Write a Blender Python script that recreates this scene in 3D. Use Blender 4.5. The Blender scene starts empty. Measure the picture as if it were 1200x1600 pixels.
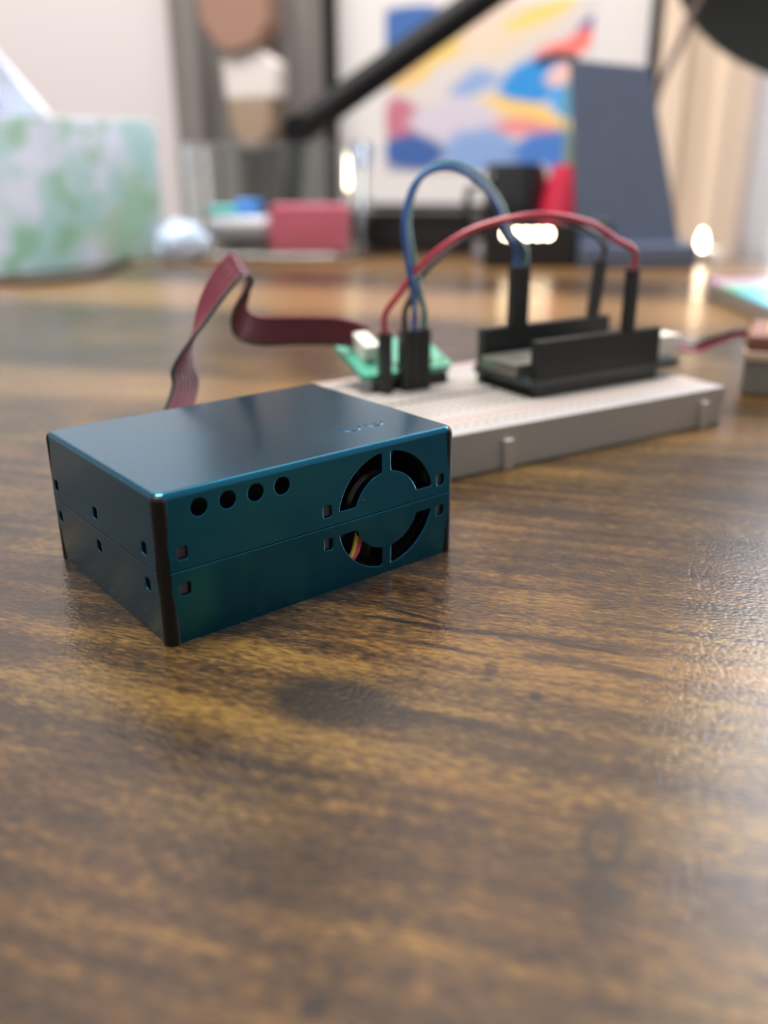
import bpy, bmesh, math, random
from mathutils import Vector, Matrix, noise as mnoise
random.seed(7)
S = 0.001                     # the builders below work in millimetres
sc = bpy.context.scene
col = sc.collection

# ------------------------------------------------------------------ camera
FPX, CAM_H, PITCH, ROLL = 1400.0, 58.911, 0.3721, -0.0049     # focal length in pixels of the 1200x1600 frame; height in mm
fw = Vector((0, math.cos(PITCH), -math.sin(PITCH)))
r0 = Vector((1, 0, 0)); u0 = r0.cross(fw)
rt = r0*math.cos(ROLL) + u0*math.sin(ROLL)
up = -r0*math.sin(ROLL) + u0*math.cos(ROLL)
cam = bpy.data.cameras.new('camera')
cam_o = bpy.data.objects.new('camera', cam); col.objects.link(cam_o)
m = Matrix((rt, up, -fw)).transposed().to_4x4(); m.translation = Vector((0, 0, CAM_H*S))
cam_o.matrix_world = m
cam.sensor_fit = 'VERTICAL'; cam.sensor_height = 36; cam.sensor_width = 27
cam.lens = FPX/1600*36
cam.clip_start = 0.005; cam.clip_end = 50
cam.dof.use_dof = True
cam.dof.focus_distance = 0.127
cam.dof.aperture_fstop = cam.lens/2.9
sc.camera = cam_o

# ------------------------------------------------------------------ world, window daylight, exposure
world = bpy.data.worlds.new('room_light'); sc.world = world; world.use_nodes = True
bg = world.node_tree.nodes['Background']
bg.inputs['Color'].default_value = (1.0, 0.955, 0.92, 1); bg.inputs['Strength'].default_value = 0.4
sc.view_settings.view_transform = 'Standard'; sc.view_settings.look = 'None'
sc.view_settings.gamma = 1; sc.view_settings.use_curve_mapping = False
sc.view_settings.exposure = 0.38
sc.cycles.max_bounces = 6; sc.cycles.diffuse_bounces = 3; sc.cycles.glossy_bounces = 3; sc.cycles.transmission_bounces = 6
DESK_A = math.radians(-17)                     # the desk and the wall behind it are turned against the view
d1 = Vector((math.cos(DESK_A), math.sin(DESK_A), 0)); d2 = Vector((-math.sin(DESK_A), math.cos(DESK_A), 0))
DESK_C = Vector((45, 665, 0))                  # a point on the desk's back edge (mm)
def desk(a, b, h=0): return DESK_C + d1*a + d2*b + Vector((0, 0, h))
WALL_B = 330                                   # wall behind the desk's back edge (mm)
def area_light(name, loc, target, sx, sy, power, color):
    L = bpy.data.lights.new(name, 'AREA'); L.shape = 'RECTANGLE'; L.size = sx; L.size_y = sy; L.energy = power; L.color = color
    o = bpy.data.objects.new(name, L); col.objects.link(o); o.location = Vector(loc)*S
    o.rotation_euler = (Vector(target)-Vector(loc)).to_track_quat('-Z', 'Y').to_euler(); return o
WIN_A0, WIN_A1, WIN_Z0, WIN_Z1 = 222, 1122, -60, 1040
wl = desk((WIN_A0+WIN_A1)/2, WALL_B+60, (WIN_Z0+WIN_Z1)/2)
area_light('window_daylight', wl, wl - d2*1000, .9, 1.1, 34, (0.94, 0.97, 1.0))
area_light('ceiling_lamp_light', (-350, 330, 1650), (-350, 400, 0), 1.0, .6, 50, (1.0, 0.95, 0.9))  # unseen overhead fill, added to brighten the wall and desk

# ------------------------------------------------------------------ helpers
def lin(r, g, b):
    f = lambda c: (c/255/12.92) if c <= 10 else ((c/255+0.055)/1.055)**2.4
    return (f(r), f(g), f(b), 1)
def mat(name, rgb, rough=0.5, metal=0.0, spec=0.5, coat=0.0, emit=None, var=0.0, vscale=300, bump=0.0, bscale=800):
    M = bpy.data.materials.new(name); M.use_nodes = True
    nt = M.node_tree; b = nt.nodes['Principled BSDF']
    b.inputs['Base Color'].default_value = lin(*rgb); b.inputs['Roughness'].default_value = rough
    b.inputs['Metallic'].default_value = metal; b.inputs['Specular IOR Level'].default_value = spec
    b.inputs['Coat Weight'].default_value = coat
    if emit: b.inputs['Emission Color'].default_value = lin(*emit[0]); b.inputs['Emission Strength'].default_value = emit[1]
    if var or bump:
        tc = nt.nodes.new('ShaderNodeTexCoord')
        n = nt.nodes.new('ShaderNodeTexNoise'); n.inputs['Scale'].default_value = vscale; n.inputs['Detail'].default_value = 4
        nt.links.new(tc.outputs['Object'], n.inputs['Vector'])
        if var:
            mr = nt.nodes.new('ShaderNodeMapRange'); mr.inputs['To Min'].default_value = 1-var; mr.inputs['To Max'].default_value = 1+var
            nt.links.new(n.outputs['Fac'], mr.inputs['Value'])
            mx = nt.nodes.new('ShaderNodeVectorMath'); mx.operation = 'SCALE'; mx.inputs[0].default_value = lin(*rgb)[:3]
            nt.links.new(mr.outputs['Result'], mx.inputs['Scale']); nt.links.new(mx.outputs['Vector'], b.inputs['Base Color'])
        if bump:
            n2 = nt.nodes.new('ShaderNodeTexNoise'); n2.inputs['Scale'].default_value = bscale
            nt.links.new(tc.outputs['Object'], n2.inputs['Vector'])
            bp = nt.nodes.new('ShaderNodeBump'); bp.inputs['Strength'].default_value = bump; bp.inputs['Distance'].default_value = 0.0002
            nt.links.new(n2.outputs['Fac'], bp.inputs['Height']); nt.links.new(bp.outputs['Normal'], b.inputs['Normal'])
    return M
class N:                                        # small node-graph helper
    def __init__(s, M): s.nt = M.node_tree
    def new(s, t, **k):
        n = s.nt.nodes.new(t)
        for a, v in k.items(): setattr(n, a, v)
        return n
    def put(s, sock, v):
        if hasattr(v, 'is_linked') or isinstance(v, bpy.types.NodeSocket): s.nt.links.new(v, sock)
        else: sock.default_value = v
    def math(s, op, a, b=0.0, c=None):
        n = s.new('ShaderNodeMath', operation=op); s.put(n.inputs[0], a); s.put(n.inputs[1], b)
        if c is not None: s.put(n.inputs[2], c)
        return n.outputs[0]
    def vmath(s, op, a, b=(0, 0, 0)):
        n = s.new('ShaderNodeVectorMath', operation=op); s.put(n.inputs[0], a); s.put(n.inputs[1], b)
        return n.outputs['Value'] if op in ('LENGTH', 'DOT_PRODUCT', 'DISTANCE') else n.outputs['Vector']
    def noise(s, vec, scale=1.0, detail=3.0, rough=0.55):
        n = s.new('ShaderNodeTexNoise'); s.put(n.inputs['Vector'], vec); n.inputs['Scale'].default_value = scale
        n.inputs['Detail'].default_value = detail; n.inputs['Roughness'].default_value = rough
        return n.outputs['Fac']
    def ramp(s, v, stops):
        n = s.new('ShaderNodeValToRGB'); e = n.color_ramp.elements
        while len(e) < len(stops): e.new(0.5)
        for i, (p, c) in enumerate(stops): e[i].position = p; e[i].color = c
        s.put(n.inputs[0], v); return n.outputs['Color']
    def smooth(s, v, a, b, lo=0.0, hi=1.0):
        n = s.new('ShaderNodeMapRange', interpolation_type='SMOOTHSTEP')
        s.put(n.inputs['Value'], v); n.inputs['From Min'].default_value = a; n.inputs['From Max'].default_value = b
        n.inputs['To Min'].default_value = lo; n.inputs['To Max'].default_value = hi; return n.outputs['Result']
    def mix(s, f, a, b, mode='MIX'):
        n = s.new('ShaderNodeMix', data_type='RGBA', blend_type=mode)
        s.put(n.inputs[0], f); s.put(n.inputs[6], a); s.put(n.inputs[7], b); return n.outputs[2]
    def coord(s, which='Object'): return s.new('ShaderNodeTexCoord').outputs[which]
    def scale(s, v, k):
        n = s.new('ShaderNodeVectorMath', operation='MULTIPLY'); s.put(n.inputs[0], v); n.inputs[1].default_value = k; return n.outputs['Vector']

def mesh_obj(name, bm, material, parent=None, world=False, sharp=35, smooth=True):
    """links a bmesh (mm) as one object; parented meshes are in the parent's frame unless world=True"""
    if world and parent is not None: bm.transform(Matrix.Scale(1/S, 4) @ parent.matrix_basis.inverted() @ Matrix.Scale(S, 4))
    bm.transform(Matrix.Scale(S, 4))
    bmesh.ops.recalc_face_normals(bm, faces=bm.faces)
    me = bpy.data.meshes.new(name); bm.to_mesh(me); bm.free()
    if smooth:
        me.shade_smooth(); me.set_sharp_from_angle(angle=math.radians(sharp))
    for mm in (material if isinstance(material, (list, tuple)) else [material]): me.materials.append(mm)
    o = bpy.data.objects.new(name, me); col.objects.link(o)
    if smooth: wn_ = o.modifiers.new('weighted_normals', 'WEIGHTED_NORMAL'); wn_.keep_sharp = True
    if parent is not None: o.parent = parent
    return o
def part_copy(o, parent, loc=(0, 0, 0), rz=0):
    c = o.copy(); col.objects.link(c); c.parent = parent; c.location = Vector(loc)*S; c.rotation_euler = (0, 0, rz); return c
def tag(o, label, cat, group=None, kind=None):
    o['label'] = label; o['category'] = cat
    if group: o['group'] = group
    if kind: o['kind'] = kind
    return o
def thing(name, label, cat, loc=(0, 0, 0), rz=0.0, group=None):
    o = bpy.data.objects.new(name, None); col.objects.link(o); o.empty_display_size = 0.01
    o.location = Vector(loc)*S; o.rotation_euler = (0, 0, rz)
    return tag(o, label, cat, group)
def structure(o): o['kind'] = 'structure'; return o

def BM(): return bmesh.new()
def box(bm, c, s, bev=0.0, seg=2, rot=None, verts_only=False):
    r = bmesh.ops.create_cube(bm, size=1.0); vs = r['verts']
    M = Matrix.Translation(Vector(c)) @ (rot.to_4x4() if rot is not None else Matrix.Identity(4)) @ Matrix.Diagonal((s[0], s[1], s[2], 1))
    bmesh.ops.transform(bm, matrix=M, verts=vs)
    if bev:
        es = list({e for v in vs for e in v.link_edges})
        bmesh.ops.bevel(bm, geom=es, offset=bev, segments=seg, affect='EDGES', profile=0.5)
    return bm
def box2(bm, lo, hi, bev=0.0, seg=2):
    return box(bm, [(a+b)/2 for a, b in zip(lo, hi)], [b-a for a, b in zip(lo, hi)], bev, seg)
def cyl(bm, a, b, r, r2=None, n=24):
    a = Vector(a); b = Vector(b); d = b-a
    M = Matrix.Translation((a+b)/2) @ d.to_track_quat('Z', 'Y').to_matrix().to_4x4()
    bmesh.ops.create_cone(bm, cap_ends=True, segments=n, radius1=r, radius2=r if r2 is None else r2, depth=d.length, matrix=M); return bm
def ball(bm, c, r, sub=2, sc_=(1, 1, 1)):
    bmesh.ops.create_icosphere(bm, subdivisions=sub, radius=r, matrix=Matrix.Translation(Vector(c)) @ Matrix.Diagonal((*sc_, 1))); return bm
def spline(pts, n=8):
    P = [Vector(p) for p in pts]; P = [P[0]*2-P[1]] + P + [P[-1]*2-P[-2]]; out = []
    for i in range(1, len(P)-2):
        p0, p1, p2, p3 = P[i-1:i+3]
        for k in range(n):
            t = k/n
            out.append(0.5*((2*p1) + (p2-p0)*t + (2*p0-5*p1+4*p2-p3)*t*t + (3*p1-p0-3*p2+p3)*t**3))
    out.append(P[-2]); return out
def tube(bm, pts, r, n=10, radii=None):
    P = [Vector(p) for p in pts]; T = []
    for i in range(len(P)): T.append((P[min(i+1, len(P)-1)]-P[max(i-1, 0)]).normalized())
    nrm = T[0].orthogonal().normalized(); rings = []
    for i, p in enumerate(P):
        nrm = (nrm - T[i]*nrm.dot(T[i])).normalized(); bn = T[i].cross(nrm); rr = radii[i] if radii else r
        rings.append([bm.verts.new(p + (nrm*math.cos(2*math.pi*k/n) + bn*math.sin(2*math.pi*k/n))*rr) for k in range(n)])
    for i in range(len(rings)-1):
        for k in range(n): bm.faces.new((rings[i][k], rings[i][(k+1) % n], rings[i+1][(k+1) % n], rings[i+1][k]))
    bm.faces.new(rings[0][::-1]); bm.faces.new(rings[-1]); return bm
def lathe(bm, prof, c=(0, 0, 0), n=40, cap=False):
    c = Vector(c); rings = []
    for r, h in prof: rings.append([bm.verts.new(c + Vector((r*math.cos(2*math.pi*k/n), r*math.sin(2*math.pi*k/n), h))) for k in range(n)])
    for i in range(len(rings)-1):
        for k in range(n): bm.faces.new((rings[i][k], rings[i][(k+1) % n], rings[i+1][(k+1) % n], rings[i+1][k]))
    if cap: bm.faces.new(rings[0][::-1]); bm.faces.new(rings[-1])
    return bm
def prism(bm, pts, M):
    """pts: 2-D outline; extruded 0..1 along the third axis of M"""
    a = [bm.verts.new(M @ Vector((x, y, 0))) for x, y in pts]; b = [bm.verts.new(M @ Vector((x, y, 1))) for x, y in pts]
    bm.faces.new(a[::-1]); bm.faces.new(b)
    for i in range(len(pts)): bm.faces.new((a[i], a[(i+1) % len(pts)], b[(i+1) % len(pts)], b[i]))
    return bm
def offset_ring(ring, d):
    """moves a closed 2-D outline along its outward normals by d"""
    n = len(ring); area = sum(ring[i][0]*ring[(i+1) % n][1]-ring[(i+1) % n][0]*ring[i][1] for i in range(n)); sg = 1 if area > 0 else -1; out = []
    for i in range(n):
        a, p, b = Vector(ring[i-1]), Vector(ring[i]), Vector(ring[(i+1) % n])
        t1 = (p-a).normalized(); t2 = (b-p).normalized(); n1 = Vector((t1.y, -t1.x)); n2 = Vector((t2.y, -t2.x)); m_ = (n1+n2)
        m_ = m_.normalized()/max(.6, m_.normalized().dot(n1)) if m_.length > 1e-6 else n1
        out.append(tuple(p+m_*d*sg))
    return out
def sheet(outline, holes, thick, bev=0.1, top_lip=0.0):
    """flat panel with true holes: x right, y up, front face at z = 0, back at z = -thick; hole rims rounded by bev"""
    cu = bpy.data.curves.new('t', 'CURVE'); cu.dimensions = '2D'; cu.fill_mode = 'BOTH'
    big = [offset_ring(h, bev) if bev else h for h in holes]
    y1 = max(p[1] for p in outline)
    face_out = [(x, y-top_lip if abs(y-y1) < 1e-6 else y) for x, y in outline]
    for ring in [face_out]+big:
        sp = cu.splines.new('POLY'); sp.points.add(len(ring)-1); sp.use_cyclic_u = True
        for p, q in zip(sp.points, ring): p.co = (q[0], q[1], 0, 1)
    o = bpy.data.objects.new('t', cu); col.objects.link(o)
    me = bpy.data.meshes.new_from_object(o.evaluated_get(bpy.context.evaluated_depsgraph_get()))
    bpy.data.objects.remove(o); bpy.data.curves.remove(cu)
    bm = BM(); bm.from_mesh(me); bpy.data.meshes.remove(me)
    def strip(loops):
        vs = [[bm.verts.new((x, y, z_)) for x, y in ring] for ring, z_ in loops]
        for a, b in zip(vs, vs[1:]):
            for k in range(len(a)): bm.faces.new((a[k], a[(k+1) % len(a)], b[(k+1) % len(a)], b[k]))
    for h, g in zip(holes, big):
        strip(([(g, 0), (offset_ring(h, bev*.3), -bev*.3), (h, -bev)] if bev else [(h, 0)]) + [(h, -thick)])
    if top_lip: strip([(face_out, 0), ([(x, y-top_lip*.3 if abs(y-y1) < 1e-6 else y) for x, y in outline], -top_lip*.3), (outline, -top_lip), (outline, -thick)])
    else: strip([(outline, 0), (outline, -thick)])
    bmesh.ops.remove_doubles(bm, verts=bm.verts, dist=1e-4)
    return bm
def circ(cx, cy, r, n=28): return [(cx+r*math.cos(2*math.pi*k/n), cy+r*math.sin(2*math.pi*k/n)) for k in range(n)]
def rrect(cx, cy, w, h, r, n=4):
    out = []
    for sx, sy, a0 in ((1, 1, 0), (-1, 1, 90), (-1, -1, 180), (1, -1, 270)):
        for k in range(n+1):
            a = math.radians(a0+90*k/n); out.append((cx+sx*(w/2-r)+r*math.cos(a), cy+sy*(h/2-r)+r*math.sin(a)))
    return out
def ray(px, py): return fw + rt*((px-600)/FPX) - up*((py-800)/FPX)
def D(px, py, Y):                               # point at view depth Y (mm ahead of the camera)
    d = ray(px, py); return Vector((0, 0, CAM_H)) + d*(Y/d.y)
def G(px, py, h=0):                             # point at height h above the desk
    d = ray(px, py); return Vector((0, 0, CAM_H)) + d*((h-CAM_H)/d.z)

# ------------------------------------------------------------------ materials of the setting
wall_m = mat('painted_wall', (214, 207, 209), 0.9, var=0.03, vscale=3)
floor_m = mat('floor_boards', (120, 96, 80), 0.6, var=0.2, vscale=8)
def wood_material():
    M = bpy.data.materials.new('rustic_wood_laminate'); M.use_nodes = True; n = N(M); b = M.node_tree.nodes['Principled BSDF']
    def noise2(vec, detail, rough=.55, what='Fac'):
        t = n.new('ShaderNodeTexNoise', noise_dimensions='2D'); n.put(t.inputs['Vector'], vec); t.inputs['Scale'].default_value = 1
        t.inputs['Detail'].default_value = detail; t.inputs['Roughness'].default_value = rough; return t.outputs[what]
    P = n.coord()                                            # desk frame, metres; x runs along the grain
    w = n.vmath('MULTIPLY', n.vmath('SUBTRACT', noise2(n.scale(P, (25, 60, 1)), 3, .55, 'Color'), (0.5, 0.5, 0.5)), (0.006, 0.0035, 0))
    Q = n.vmath('ADD', P, w); P3 = n.vmath('ADD', P, n.scale(w, (.4, .4, 0)))
    big = noise2(n.scale(Q, (14, 30, 1)), 2)
    blot = noise2(n.scale(Q, (45, 130, 1)), 3, .6)
    fib = noise2(n.scale(Q, (480, 2700, 1)), 3, .68)
    line = noise2(n.scale(Q, (16, 420, 1)), 2, .6)
    def part_(x, k): return n.math('MULTIPLY', n.math('SUBTRACT', x, 0.5), k)
    v = n.math('ADD', part_(big, .6), 0.5); v = n.math('ADD', v, part_(blot, .45)); v = n.math('ADD', v, part_(fib, 1.05)); v = n.math('ADD', v, part_(line, .5))
    fm = n.smooth(fib, .25, .65, 1.15, .8)
    # pale figure, dark cracks and knots of the print: (x, y in the room, half length, half width, amount[, turn, ring])
    def mask(spots, base, soft):
        acc = None
        for sp in spots:
            x, y, ra, rb, amt = sp[:5]; ang = sp[5] if len(sp) > 5 else 0; ring = sp[6] if len(sp) > 6 else None
            p = Vector((x, y, 0)) - DESK_C; q = n.vmath('SUBTRACT', base, (p.dot(d1)*S, p.dot(d2)*S, 0))
            if ang:
                rn = n.new('ShaderNodeVectorRotate', rotation_type='Z_AXIS'); n.put(rn.inputs['Vector'], q); rn.inputs['Angle'].default_value = -math.radians(ang); q = rn.outputs[0]
            q = n.vmath('LENGTH', n.vmath('MULTIPLY', q, (1/(ra*S), 1/(rb*S), 0)))
            f = n.smooth(q, 1-soft, 1+soft, amt, 0)
            if ring: f = n.math('SUBTRACT', f, n.smooth(q, ring-.15, ring+.15, amt*.8, 0))
            acc = f if acc is None else n.math('MAXIMUM', acc, f)
        return acc
    pale = mask([(-25, 92, 16, 5, 1), (6, 77, 14, 5, 1), (14, 70, 8, 4, .8), (-40, 60, 40, 9, .8), (22, 116, 9, 3, .7), (-15, 52, 30, 6, .6)], Q, .8)
    v = n.math('ADD', v, n.math('MULTIPLY', pale, .12))
    band = mask([(-20, 420, 420, 38, 1.0), (60, 560, 420, 50, .8), (-120, 265, 200, 16, .55)], Q, .6)  # tan figure, also paling the far desk in place of reflected wall light
    c = n.ramp(v, [(0.24, lin(22, 15, 9)), (0.43, lin(48, 34, 18)), (0.57, lin(68, 50, 24)), (0.82, lin(110, 85, 39))])
    hue = noise2(n.scale(Q, (12, 26, 3)), 2)
    c = n.mix(n.smooth(hue, .45, .62, 0, .6), c, n.mix(1.0, c, lin(255, 234, 226), 'MULTIPLY'))
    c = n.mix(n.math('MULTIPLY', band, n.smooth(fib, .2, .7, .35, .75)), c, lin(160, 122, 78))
    cracks = mask([(2.5, 109.4, 6.5, .5, 1, -2), (12.5, 106.2, 9, .55, 1, 4), (4.2, 111.2, 5.2, .38, .95, -12), (16, 105.6, 12, .35, .9, 3), (26, 102, 7, .5, .9, -4), (8, 102, 7, .5, .8, -5), (28, 97, 6, .7, .8, -8), (22, 99, 5, .8, .8, 3),
                   (7.6, 116, 1.0, .7, .9), (5.6, 119.6, .8, .8, .9), (18, 90.5, .75, .9, .9), (31.4, 114.1, 2, 1.6, .7), (13.5, 96.5, .9, 2.4, .7), (33, 128.5, 6, .5, .8), (45, 124.5, 6, .5, .8), (36, 107, 8, .5, .8), (22, 152, 9, .9, .7), (34, 150, 7, .8, .7),
                   (12, 158, 7, 1.0, .7), (19.5, 126, 1.6, 1.6, .7), (-5.6, 49.2, 1.2, 1.2, .9), (8, 86, 6, .9, .6), (-13, 78, 7, .8, .6), (-30, 70, 3, .8, .5)], P3, .45)
    c = n.mix(n.math('MULTIPLY', cracks, fm), c, lin(15, 11, 9))
    knots = mask([(-6.0, 90, 8.0, 5.2, 1.0), (-.5, 87.3, 6, 2.6, .75), (20.2, 66.4, 4.8, 2.1, 1.0, 83, .55), (18.3, 60.2, 2.4, 1.9, 1.0), (17.2, 56.8, 1.6, 1.8, .7), (-56, 104, 12, 5, .7), (-44, 112, 9, 3.5, .6), (-80, 122, 25, 6, .6)], P3, .38)
    c = n.mix(n.math('MULTIPLY', knots, fm), c, lin(29, 24, 20))
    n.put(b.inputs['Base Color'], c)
    # leather-like emboss of the laminate
    v1 = n.new('ShaderNodeTexVoronoi', feature='SMOOTH_F1', voronoi_dimensions='2D'); n.put(v1.inputs['Vector'], n.scale(P, (1, 1.3, 1))); v1.inputs['Scale'].default_value = 1500
    h = n.math('ADD', n.math('MULTIPLY', v1.outputs['Distance'], -0.8), n.math('MULTIPLY', fib, 0.35))
    bc = n.new('ShaderNodeBump'); bc.inputs['Strength'].default_value = 0.4; bc.inputs['Distance'].default_value = 0.00013
    n.put(bc.inputs['Height'], h); n.put(b.inputs['Coat Normal'], bc.outputs['Normal']); n.put(b.inputs['Normal'], bc.outputs['Normal'])
    b.inputs['Roughness'].default_value = 0.45; b.inputs['Specular IOR Level'].default_value = 0.12
    b.inputs['Coat Weight'].default_value = 0.8; b.inputs['Coat Roughness'].default_value = 0.18; b.inputs['Coat IOR'].default_value = 1.52
    return M
wood_m = wood_material()

# ------------------------------------------------------------------ room
def wall_piece(bm, a0, a1, z0, z1, b0=WALL_B, th=60):
    M = Matrix.Identity(4); M.col[0] = (*d1, 0); M.col[1] = (*d2, 0); M.col[3] = (*DESK_C, 1)
    t = BM(); box2(t, (a0, b0, z0), (a1, b0+th, z1)); t.transform(M); me = bpy.data.meshes.new('t'); t.to_mesh(me); t.free(); bm.from_mesh(me); bpy.data.meshes.remove(me)
FLOOR_Z = -740
bm = BM()
wall_piece(bm, -2600, WIN_A0, FLOOR_Z, 1700); wall_piece(bm, WIN_A1, 2600, FLOOR_Z, 1700)
wall_piece(bm, WIN_A0, WIN_A1, FLOOR_Z, WIN_Z0); wall_piece(bm, WIN_A0, WIN_A1, WIN_Z1, 1700)
o = structure(mesh_obj('wall_back', bm, wall_m, smooth=False)); o['label'] = 'pinkish white painted wall behind the desk'
bm = BM(); box2(bm, (-2600, -1800, FLOOR_Z-40), (2600, 2100, FLOOR_Z))
o = structure(mesh_obj('floor', bm, floor_m, smooth=False)); o['label'] = 'brown floor under the desk'
white_m = mat('white_frame_paint', (235, 235, 235), 0.4)
w = thing('window_1', 'bright window with a white frame behind the curtains', 'window', desk((WIN_A0+WIN_A1)/2, WALL_B, WIN_Z0), DESK_A); w['kind'] = 'structure'; del w['category']
W2, HH = (WIN_A1-WIN_A0)/2, WIN_Z1-WIN_Z0
bm = BM()
for lo, hi in (((-W2, 0, 0), (-W2+45, 50, HH)), ((W2-45, 0, 0), (W2, 50, HH)), ((-W2, 0, 0), (W2, 50, 45)), ((-W2, 0, HH-45), (W2, 50, HH)), ((-20, 5, 0), (20, 45, HH))): box2(bm, lo, hi, 2, 1)
mesh_obj('window_frame', bm, white_m, w)
# curtains: folded cloth
def curtain(name, label, a0, a1, z0, z1, b, amp, waves, material, seed):
    c0 = desk((a0+a1)/2, b, z0)
    o = BM(); nx, nz = 80, 12; rnd = random.Random(seed); ph = [rnd.uniform(0, 6.28) for _ in range(3)]
    def pt(i, j, off):
        t = i/nx; x = (t-.5)*(a1-a0)
        y = amp*math.sin(waves*2*math.pi*t+ph[0]) + amp*.45*math.sin(waves*4.7*t*math.pi+ph[1]) + amp*.15*math.sin(j/nz*3+ph[2]+t*9)
        return Vector((x, y+off, (z1-z0)*j/nz))
    for off in (0, 1.6):
        g = [[o.verts.new(pt(i, j, off)) for j in range(nz+1)] for i in range(nx+1)]
        for i in range(nx):
            for j in range(nz): o.faces.new((g[i][j], g[i+1][j], g[i+1][j+1], g[i][j+1]) if off == 0 else (g[i][j], g[i][j+1], g[i+1][j+1], g[i+1][j]))
    ob = mesh_obj(name, o, material); ob.location = c0*S; ob.rotation_euler = (0, 0, DESK_A)
    return tag(ob, label, 'curtain')
def cloth(name, rgb, trans):
    M = mat(name, rgb, 0.9, spec=0.1, var=0.05, vscale=60); nt = M.node_tree; b = nt.nodes['Principled BSDF']
    if trans:
        t = nt.nodes.new('ShaderNodeBsdfTranslucent'); t.inputs['Color'].default_value = lin(*rgb)
        mx = nt.nodes.new('ShaderNodeMixShader'); mx.inputs[0].default_value = trans
        nt.links.new(b.outputs[0], mx.inputs[1]); nt.links.new(t.outputs[0], mx.inputs[2]); nt.links.new(mx.outputs[0], nt.nodes['Material Output'].inputs['Surface'])
    return M
curtain('cream_curtain', 'cream curtain hanging in soft folds beside the framed picture', 128, 214, -420, 1500, WALL_B-50, 5, 2, cloth('cream_cloth', (250, 234, 216), .4), 3)
curtain('sheer_curtain', 'bright white sheer curtain at the window edge', 226, 560, -420, 1500, WALL_B-26, 9, 8, cloth('sheer_cloth', (250, 250, 252), .7), 5)
curtain('grey_curtain', 'dark grey curtain hanging behind the glass dish', -366, -196, -500, 1500, WALL_B-45, 13, 3, cloth('grey_cloth', (136, 131, 129), 0), 9)

# ------------------------------------------------------------------ desk
dk = thing('desk', 'rustic brown wood-grain desk with an embossed top', 'desk', DESK_C + Vector((0, 0, FLOOR_Z)), DESK_A)
bm = BM(); box2(bm, (-760, -1000, -28), (640, 0, 0), 1.5, 2)
top = mesh_obj('desk_top', bm, wood_m, dk); top.location = (0, 0, -FLOOR_Z*S)
black_metal = mat('black_powder_coat', (30, 31, 33), 0.45, bump=.2)
bm = BM(); box2(bm, (-20, -20, 0), (20, 20, -FLOOR_Z-28), 2, 1); leg = mesh_obj('leg', bm, black_metal, dk); leg.location = (-.72, -.04, 0)
for x, y in ((600, -40), (-720, -960), (600, -960)): part_copy(leg, dk, (x, y, 0))

# ------------------------------------------------------------------ the sensor (50 x 38 x 21 mm)
SENS_A = 0.6776; S0 = Vector((-28.05, 102.5, 0))
sen = thing('air_sensor', 'teal blue metal box sensor with round vents and a fan grille', 'sensor', S0, SENS_A)
L, Wd, H, MID = 50.0, 38.0, 21.0, 10.45
def teal_material():
    M = bpy.data.materials.new('teal_anodised'); M.use_nodes = True; n = N(M); b = M.node_tree.nodes['Principled BSDF']
    P = n.coord()
    f = n.noise(P, 60, 3)
    c = n.mix(n.smooth(f, .3, .7), lin(5, 98, 130), lin(7, 103, 136))
    sp = n.noise(P, 1500, 1); c = n.mix(n.smooth(sp, .79, .82), c, lin(120, 160, 175))
    n.put(b.inputs['Base Color'], c); b.inputs['Metallic'].default_value = 0.95; b.inputs['Coat Weight'].default_value = .4; b.inputs['Coat Roughness'].default_value = .16
    n.put(b.inputs['Roughness'], n.smooth(f, .3, .7, .19, .24)); b.inputs['Specular IOR Level'].default_value = .55
    return M
teal = teal_material()
rubber = mat('black_rubber', (11, 10, 10), 0.5, spec=.3)
inner_m = mat('black_inner_plastic', (12, 12, 13), 0.6)
tab_m = mat('mauve_grey_latch', (78, 71, 75), 0.6)
bm = BM(); box2(bm, (0, 0, 19.6), (L, Wd, H))
ve = [e for e in bm.edges if abs(e.verts[0].co.z-e.verts[1].co.z) > .5]; bmesh.ops.bevel(bm, geom=ve, offset=1.5, segments=4, affect='EDGES', profile=.5)
te = [e for e in bm.edges if all(abs(v.co.z-H) < 1e-4 for v in e.verts)]; bmesh.ops.bevel(bm, geom=te, offset=.85, segments=5, affect='EDGES', profile=.5)
cover = mesh_obj('lid', bm, teal, sen)
bm = BM(); box2(bm, (0.6, 0.6, 0), (L-.6, Wd-.6, .6)); mesh_obj('base_plate', bm, teal, sen)
PW = 1.05
def arc_hole(q, up_):
    cx, cz, Ro, Ri = 36.5, 10.4, 9.05, 6.05; cut = 0.85; zc = 1.85
    out = []; sx = q; sz = 1 if up_ else -1
    a0o, a1o = math.asin(zc/Ro), math.acos(cut/Ro); a0i, a1i = math.asin(zc/Ri), math.acos(cut/Ri)
    if q < 0 and not up_: a1i = math.acos(cut/Ri)
    for k in range(15): a = a0o+(a1o-a0o)*k/14; out.append((cx+sx*Ro*math.cos(a), cz+sz*Ro*math.sin(a)))
    for k in range(15): a = a1i+(a0i-a1i)*k/14; out.append((cx+sx*Ri*math.cos(a), cz+sz*Ri*math.sin(a)))
    # soften the four corners
    res = []; nn = len(out); corner = {0, 14, 15, 29}
    for i, p in enumerate(out):
        if i in corner:
            p = Vector(p); a = Vector(out[i-1]); c2 = Vector(out[(i+1) % nn]); r = .35
            pa = p+(a-p).normalized()*min(r, (a-p).length*.5); pc = p+(c2-p).normalized()*min(r, (c2-p).length*.5)
            res += [tuple(pa), tuple(p*.5+(pa+pc)*.25), tuple(pc)]
        else: res.append(p)
    return res
def sq(x, z): return rrect(x, z, 1.45, 1.75, .3, 3)
def rect(x0, x1, z0, z1): return [(x0, z0), (x1, z0), (x1, z1), (x0, z1)]
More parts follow.
